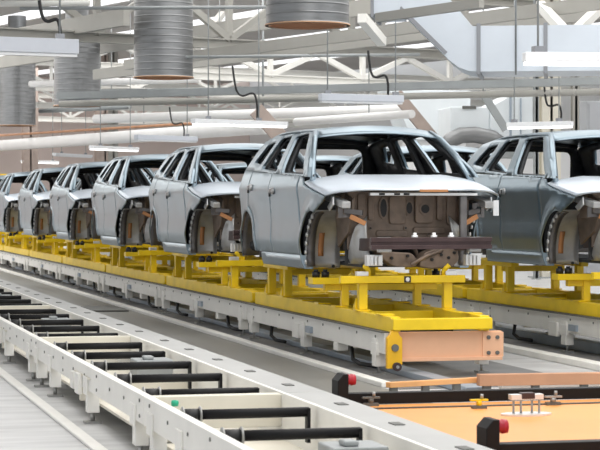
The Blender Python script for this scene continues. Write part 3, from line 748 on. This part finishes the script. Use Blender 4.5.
# pipes and trays, level
def level(u0, v0, u1, v1, z, wd, h, m, name, lab, cat, kind='bar', hang=0):
    return beam_span(at(u0, v0, z), at(u1, v1, z), wd, h, m, name, lab, cat, kind, hang)
level(-12, 146.5, 268, 127, 3.9, .20, 0, M['pipew'], 'pipe', 'thick white insulated pipe over the far cars, left', 'pipe', 'tube')
level(-10, 136, 200, 123, 4.3, .045, 0, M['rust'], 'pipe', 'rust coloured pipe just above the thick white pipe', 'pipe', 'tube')
level(60, 96, 640, 80, 4.1, .30, .15, M['tray'], 'cable_tray', 'long grey cable tray across the picture under the white truss', 'tray')
level(60, 104, 640, 91, 3.95, .07, 0, M['truss2'], 'pipe', 'beige pipe just below the long grey cable tray', 'pipe', 'tube')
level(95, 119, 410, 109, 4.2, .13, 0, M['pipew'], 'pipe', 'white pipe running across above the frontmost car roof', 'pipe', 'tube')
level(296, 122, 412, 114, 3.8, .10, 0, M['pipew'], 'pipe', 'lower white pipe close above the frontmost car roof', 'pipe', 'tube', .3)
level(90, 128, 300, 120, 4.5, .08, 0, M['truss2'], 'pipe', 'beige pipe beneath the white pipe, left of middle', 'pipe', 'tube', -.45)
level(186, 57, 420, 54.5, 4.6, .03, 0, M['tray'], 'pipe', 'thin grey conduit below the nearest spiral duct', 'pipe', 'tube')
level(20, 8.5, 280, 7, 5.0, .03, 0, M['tray'], 'pipe', 'thin pale conduit across the top of second spiral duct', 'pipe', 'tube')
level(-10, 4, 90, 3, 5.1, .05, 0, M['truss'], 'pipe', 'pale pipe along the top left picture edge', 'pipe', 'tube')
level(100, 91, 260, 89, 4.6, .05, 0, M['tray'], 'pipe', 'grey conduit below the second spiral duct', 'pipe', 'tube', .5)
level(40, 111, 130, 107, 4.75, .07, 0, M['tray'], 'pipe', 'grey pipe below the third spiral duct', 'pipe', 'tube', .6)
level(30, 84, 200, 79.5, 5.35, .1, 0, M['pipew'], 'pipe', 'white pipe between second and third spiral ducts', 'pipe', 'tube')
# lamps
def lamp(u0, v0, u1, v1, z, lit, lab, hung=(), top=7.83, m=None, h=.09):
    a, b = at(u0, v0, z), at(u1, v1, z); o = (a + b) / 2; a -= o; b -= o
    k = empty('hanging_lamp', o)
    MB().bar(a, b, .16, h).build('housing', m or M['lampw'], k, bevel=.006)
    MB().bar(a * .98 + Vector((0, 0, -h / 2 - .018)), b * .98 + Vector((0, 0, -h / 2 - .018)), .11, .035).build('tube', M['tube'] if lit else M['lampw'], k)
    for t in hung:
        p = a + (b - a) * t
        MB().tube([p + Vector((0, 0, h / 2)), p + Vector((0, 0, top - z))], .012, 6).build('hanger', M['tray'], k)
        MB().box(p.x - .05, p.x + .05, p.y - .05, p.y + .05, h / 2, h / 2 + .06).build('hanger_clamp', M['flange'], k)
    tag(k, lab, 'lamp', 'hanging tube lamps'); return k
L = [lamp(-40, 43, 77, 47, 3.5, False, 'long grey lamp housing at upper left corner', (.85,), 7.83, M['lampg'], .17),
     lamp(193, 121, 286, 124, 3.3, True, 'white lamp hanging just left of the frontmost car roof', (.16, .70)),
     lamp(91, 147, 137, 149, 3.3, True, 'small white lamp over the fourth car', (.2, .85)),
     lamp(22, 161, 58, 162, 3.5, True, 'small far lamp at the left, before pink wall', (.2, .85)),
     lamp(54, 154, 91, 156, 3.6, False, 'dull far lamp between the two small left lamps', (.2, .85)),
     lamp(136, 137, 196, 139, 3.5, False, 'grey lamp in front of the thick white pipe', (.85,), 7.83, M['lampg'], .13),
     lamp(320, 97, 402, 99, 3.5, False, 'grey lamp above the frontmost car windscreen', (.09, .92), 7.83, M['lampg'], .12),
     lamp(524, 57, 640, 58, 3.1, True, 'bright lamp in front of the square duct, right', (.12,)),
     lamp(508, 125, 572, 123.5, 3.2, True, 'bright lamp just above the right-hand car roof', (.10, .80))]
# lamp cables
def cable(pts, lamp_):
    P_ = [Vector(p) for p in pts]; o = P_[0].copy(); fine = []
    Q = [p - o for p in P_]
    for i in range(len(Q) - 1):
        p0, p1, p2, p3 = Q[max(i - 1, 0)], Q[i], Q[i + 1], Q[min(i + 2, len(Q) - 1)]
        for k in range(6):
            t = k / 6; fine.append(.5 * ((2 * p1) + (p2 - p0) * t + (2 * p0 - 5 * p1 + 4 * p2 - p3) * t * t + (3 * p1 - p0 - 3 * p2 + p3) * t ** 3))
    fine.append(Q[-1]); ob = MB().tube(fine, .022, 8).build('cable', M['black'], lamp_); ob.location = o - lamp_.location
def drop(u, v0, z, du, dz, lamp_, top):
    p = at(u, v0, z); x = Vector((_c, -_s, 0))
    cable([p, p + Vector((0, 0, dz * .35)), p + x * du * .15 + Vector((0, 0, dz * .6)), p + x * du * .6 + Vector((0, 0, dz * .55)), p + x * du * .85 + Vector((0, 0, dz * .7)), p + x * du + Vector((0, 0, top))], lamp_)
drop(60, 42, 3.62, -.25, .45, L[0], .50)
drop(257, 120, 3.40, -.5, .9, L[1], 1.1)
drop(388, 96, 3.58, -.35, .6, L[6], .8)
drop(561, 121, 3.38, -.35, .55, L[8], .8)
drop(184, 136, 3.58, -.4, .6, L[5], .8)
# ---- big square duct with elbow (right)
dz0, dz1 = 3.39, 3.98
pA = at(477, 71.5, dz0); pB = at(650, 70, dz0)
dx = (pB - pA).normalized(); dy = Vector((-dx.y, dx.x, 0)); dp = 1.15
sq = empty('square_duct', pA)
sq.rotation_euler.z = math.atan2(dx.y, dx.x)
H = dz1 - dz0; Ld = (pB - pA).length
MB().box(0, Ld, 0, dp, 0, H).build('straight_run', M['duct2'], sq)
for x in (0.02, .88, 1.8):
    MB().box(x - .025, x + .025, -.03, dp + .03, -.03, H + .03).build('flange', M['flange'], sq)
# elbow as a swept profile in the x z plane
poly = [(0, 0), (-.12, .012), (-.24, .06), (-.36, .15), (-.48, .28), (-1.0, .80), (-1.0, 1.42), (-.74, 1.42), (-.06, H), (0, H)]
MB().prism(poly, 'y', .02, dp - .02).build('elbow', M['duct2'], sq)
mb = MB().bar((-.40, .012, .24), (-1.0, .012, .84), .02, .05); mb.build('seam', M['flange'], sq)
mb = MB()
for z in (.76, 1.40): mb.box(-1.34, -1.0, .02, dp - .02, z, z + .02)
mb.box(-1.34, -1.0, .0, .02, .76, 1.42); mb.box(-1.34, -1.0, dp - .02, dp, .76, 1.42); mb.build('mouth', M['duct2'], sq)
mb = MB(); mb.box(-1.38, -1.34, -.04, dp + .04, 1.38, 1.46); mb.box(-1.38, -1.34, -.04, dp + .04, .72, .79); mb.box(-1.38, -1.34, -.04, .03, .79, 1.38); mb.box(-1.38, -1.34, dp - .03, dp + .04, .79, 1.38)
mb.build('flange', M['flange'], sq)
for x in (.50, 1.7): MB().tube([(x, -.04, -.05), (x, -.04, 3.6)], .012, 6).build('hanger', M['tray'], sq)
tag(sq, 'big square galvanised duct with slanting elbow, upper right', 'duct')
# ---- plant behind the right-hand line
def pt(u, d, z): r_ = (u - 300) / 2000 * d; return Vector((r_ * _c + d * _s, -r_ * _s + d * _c, z))
def zat(v, d): return 1.65 + (206 - v) / 2000 * d
hv = empty('air_handler', pt(472, 50, zat(147, 50))); hv.rotation_euler.z = -.1
B0 = zat(147, 50)
MB().box(-.55, .45, 0, 1.4, zat(138, 50) - B0, zat(107, 50) - B0).build('casing', M['cabinet'], hv, bevel=.02)
MB().prism([(.45, zat(140, 50) - B0), (1.0, zat(143, 50) - B0), (1.55, zat(143, 50) - B0), (1.55, zat(95, 50) - B0), (1.0, zat(95, 50) - B0), (.45, zat(107, 50) - B0)], 'y', -.05, 1.5).build('plenum', M['cabinet'], hv, bevel=.02)
MB().box(.95, 1.0, -.09, -.04, zat(142, 50) - B0, zat(96, 50) - B0).box(1.22, 1.25, -.09, -.04, zat(142, 50) - B0, zat(98, 50) - B0).build('door_seam', M['bluegrey'], hv)
MB().tube([(-.75, -.25, -.02), (-.6, -.25, .16), (-.35, -.25, .28), (.0, -.25, .30), (.45, -.25, .22), (.7, -.25, .05)], .2, 16).build('round_elbow', M['duct'], hv)
MB().box(-.25, .1, -.03, 0, zat(109, 50) - B0, zat(106, 50) - B0).build('vent_slot', M['slot'], hv)
MB().box(-.9, 2.2, -.2, 1.6, -.25, -.02).build('platform', M['tray'], hv)
for x in (-.8, 2.1): MB().box(x - .08, x + .08, .6, .76, -B0, -.25).build('support', M['truss2'], hv)
tag(hv, 'pale blue air handling unit with round elbow behind right-hand line', 'machine')
bx = empty('duct_casing', pt(425, 54, zat(140, 54)))
MB().prism([(-.35, 0), (1.3, 0), (1.3, 1.35), (-1.0, 1.35)], 'y', 0, 1.2).build('casing', M['cabinet'], bx, bevel=.02)
MB().box(-.3, 1.2, .1, 1.1, -zat(140, 54), 0).build('support', M['wallr'], bx)
tag(bx, 'white tapering casing behind the frontmost car pillar', 'machine')
br = empty('brown_brace', pt(402, 50, zat(100, 50)))
MB().bar((-.15, 0, .15), (.85, 0, -1.0), .30, .10, up=(0, 1, 0)).build('bar', M['pinkbrace'], br)
tag(br, 'brown diagonal brace above the frontmost car roof, right', 'beam')
br = empty('brown_brace', pt(263, 54, 3.95))
MB().bar((-.2, 0, .3), (.65, 0, -.62), .42, .12, up=(0, 1, 0)).build('bar', M['pinkbrace'], br)
MB().tube([(0, 0, .1), (0, 0, 7.83 - br.location.z)], .03, 8).build('hanger', M['tray'], br)
tag(br, 'brown diagonal brace left of the frontmost car roof', 'beam')
def column(u, d, wd, m, lab, top=7.8, name='steel_column'):
    p = pt(u, d, 0); o = empty(name, p)
    mb = MB().box(-wd / 2, wd / 2, -wd / 2, -wd / 2 + .04, .03, top).box(-wd / 2, wd / 2, wd / 2 - .04, wd / 2, .03, top).box(-.03, .03, -wd / 2, wd / 2, .03, top)
    mb.build('shaft', m, o); MB().box(-wd * .8, wd * .8, -wd * .8, wd * .8, 0, .03).build('base', M['tray'], o)
    tag(o, lab, 'column')
column(548, 46, .45, M['cream'], 'broad beige column behind the right-hand car roof')
column(536, 45, .10, M['tray'], 'thin grey post left of the broad beige column')
column(575, 47, .16, M['truss2'], 'grey post right of the broad beige column')
column(104, 82, .7, M['pinkbrace'], 'brown column against far wall behind fourth car')
column(113, 80, .35, M['truss2'], 'pale column beside the brown column at far wall')
column(30, 82, .6, M['pinkbrace'], 'brown column against far wall at left')
gb = empty('grey_cabinet', pt(603, 48, 0))
MB().box(-.42, .6, 0, .8, 0, zat(101, 48)).build('casing', M['greybox'], gb, bevel=.02)
MB().box(-.36, .5, -.02, 0, 2.0, zat(104, 48)).build('door', M['greybox'], gb)
tag(gb, 'tall grey cabinet at the right picture edge behind right-hand car', 'cabinet')
wp = empty('wall_partition', pt(480, 60, 0))
MB().box(-2, 6, 0, .15, 0, 3.3).build('panel', M['wallr'], wp); MB().box(-2, 6, -.04, .19, 3.3, 3.4).build('rail', M['tray'], wp)
tag(wp, 'pale low partition wall behind the air handling unit', 'partition')
yb = empty('yellow_frame', pt(2, 84, 0)); MB().box(-1.2, .3, 0, .1, 1.2, 3.0).build('panel', M['yellow'], yb); MB().box(-1.2, -1.0, 0, .1, 0, 1.2).box(.1, .3, 0, .1, 0, 1.2).build('leg', M['yellow'], yb)
tag(yb, 'yellow frame in the distance at the left picture edge', 'frame')
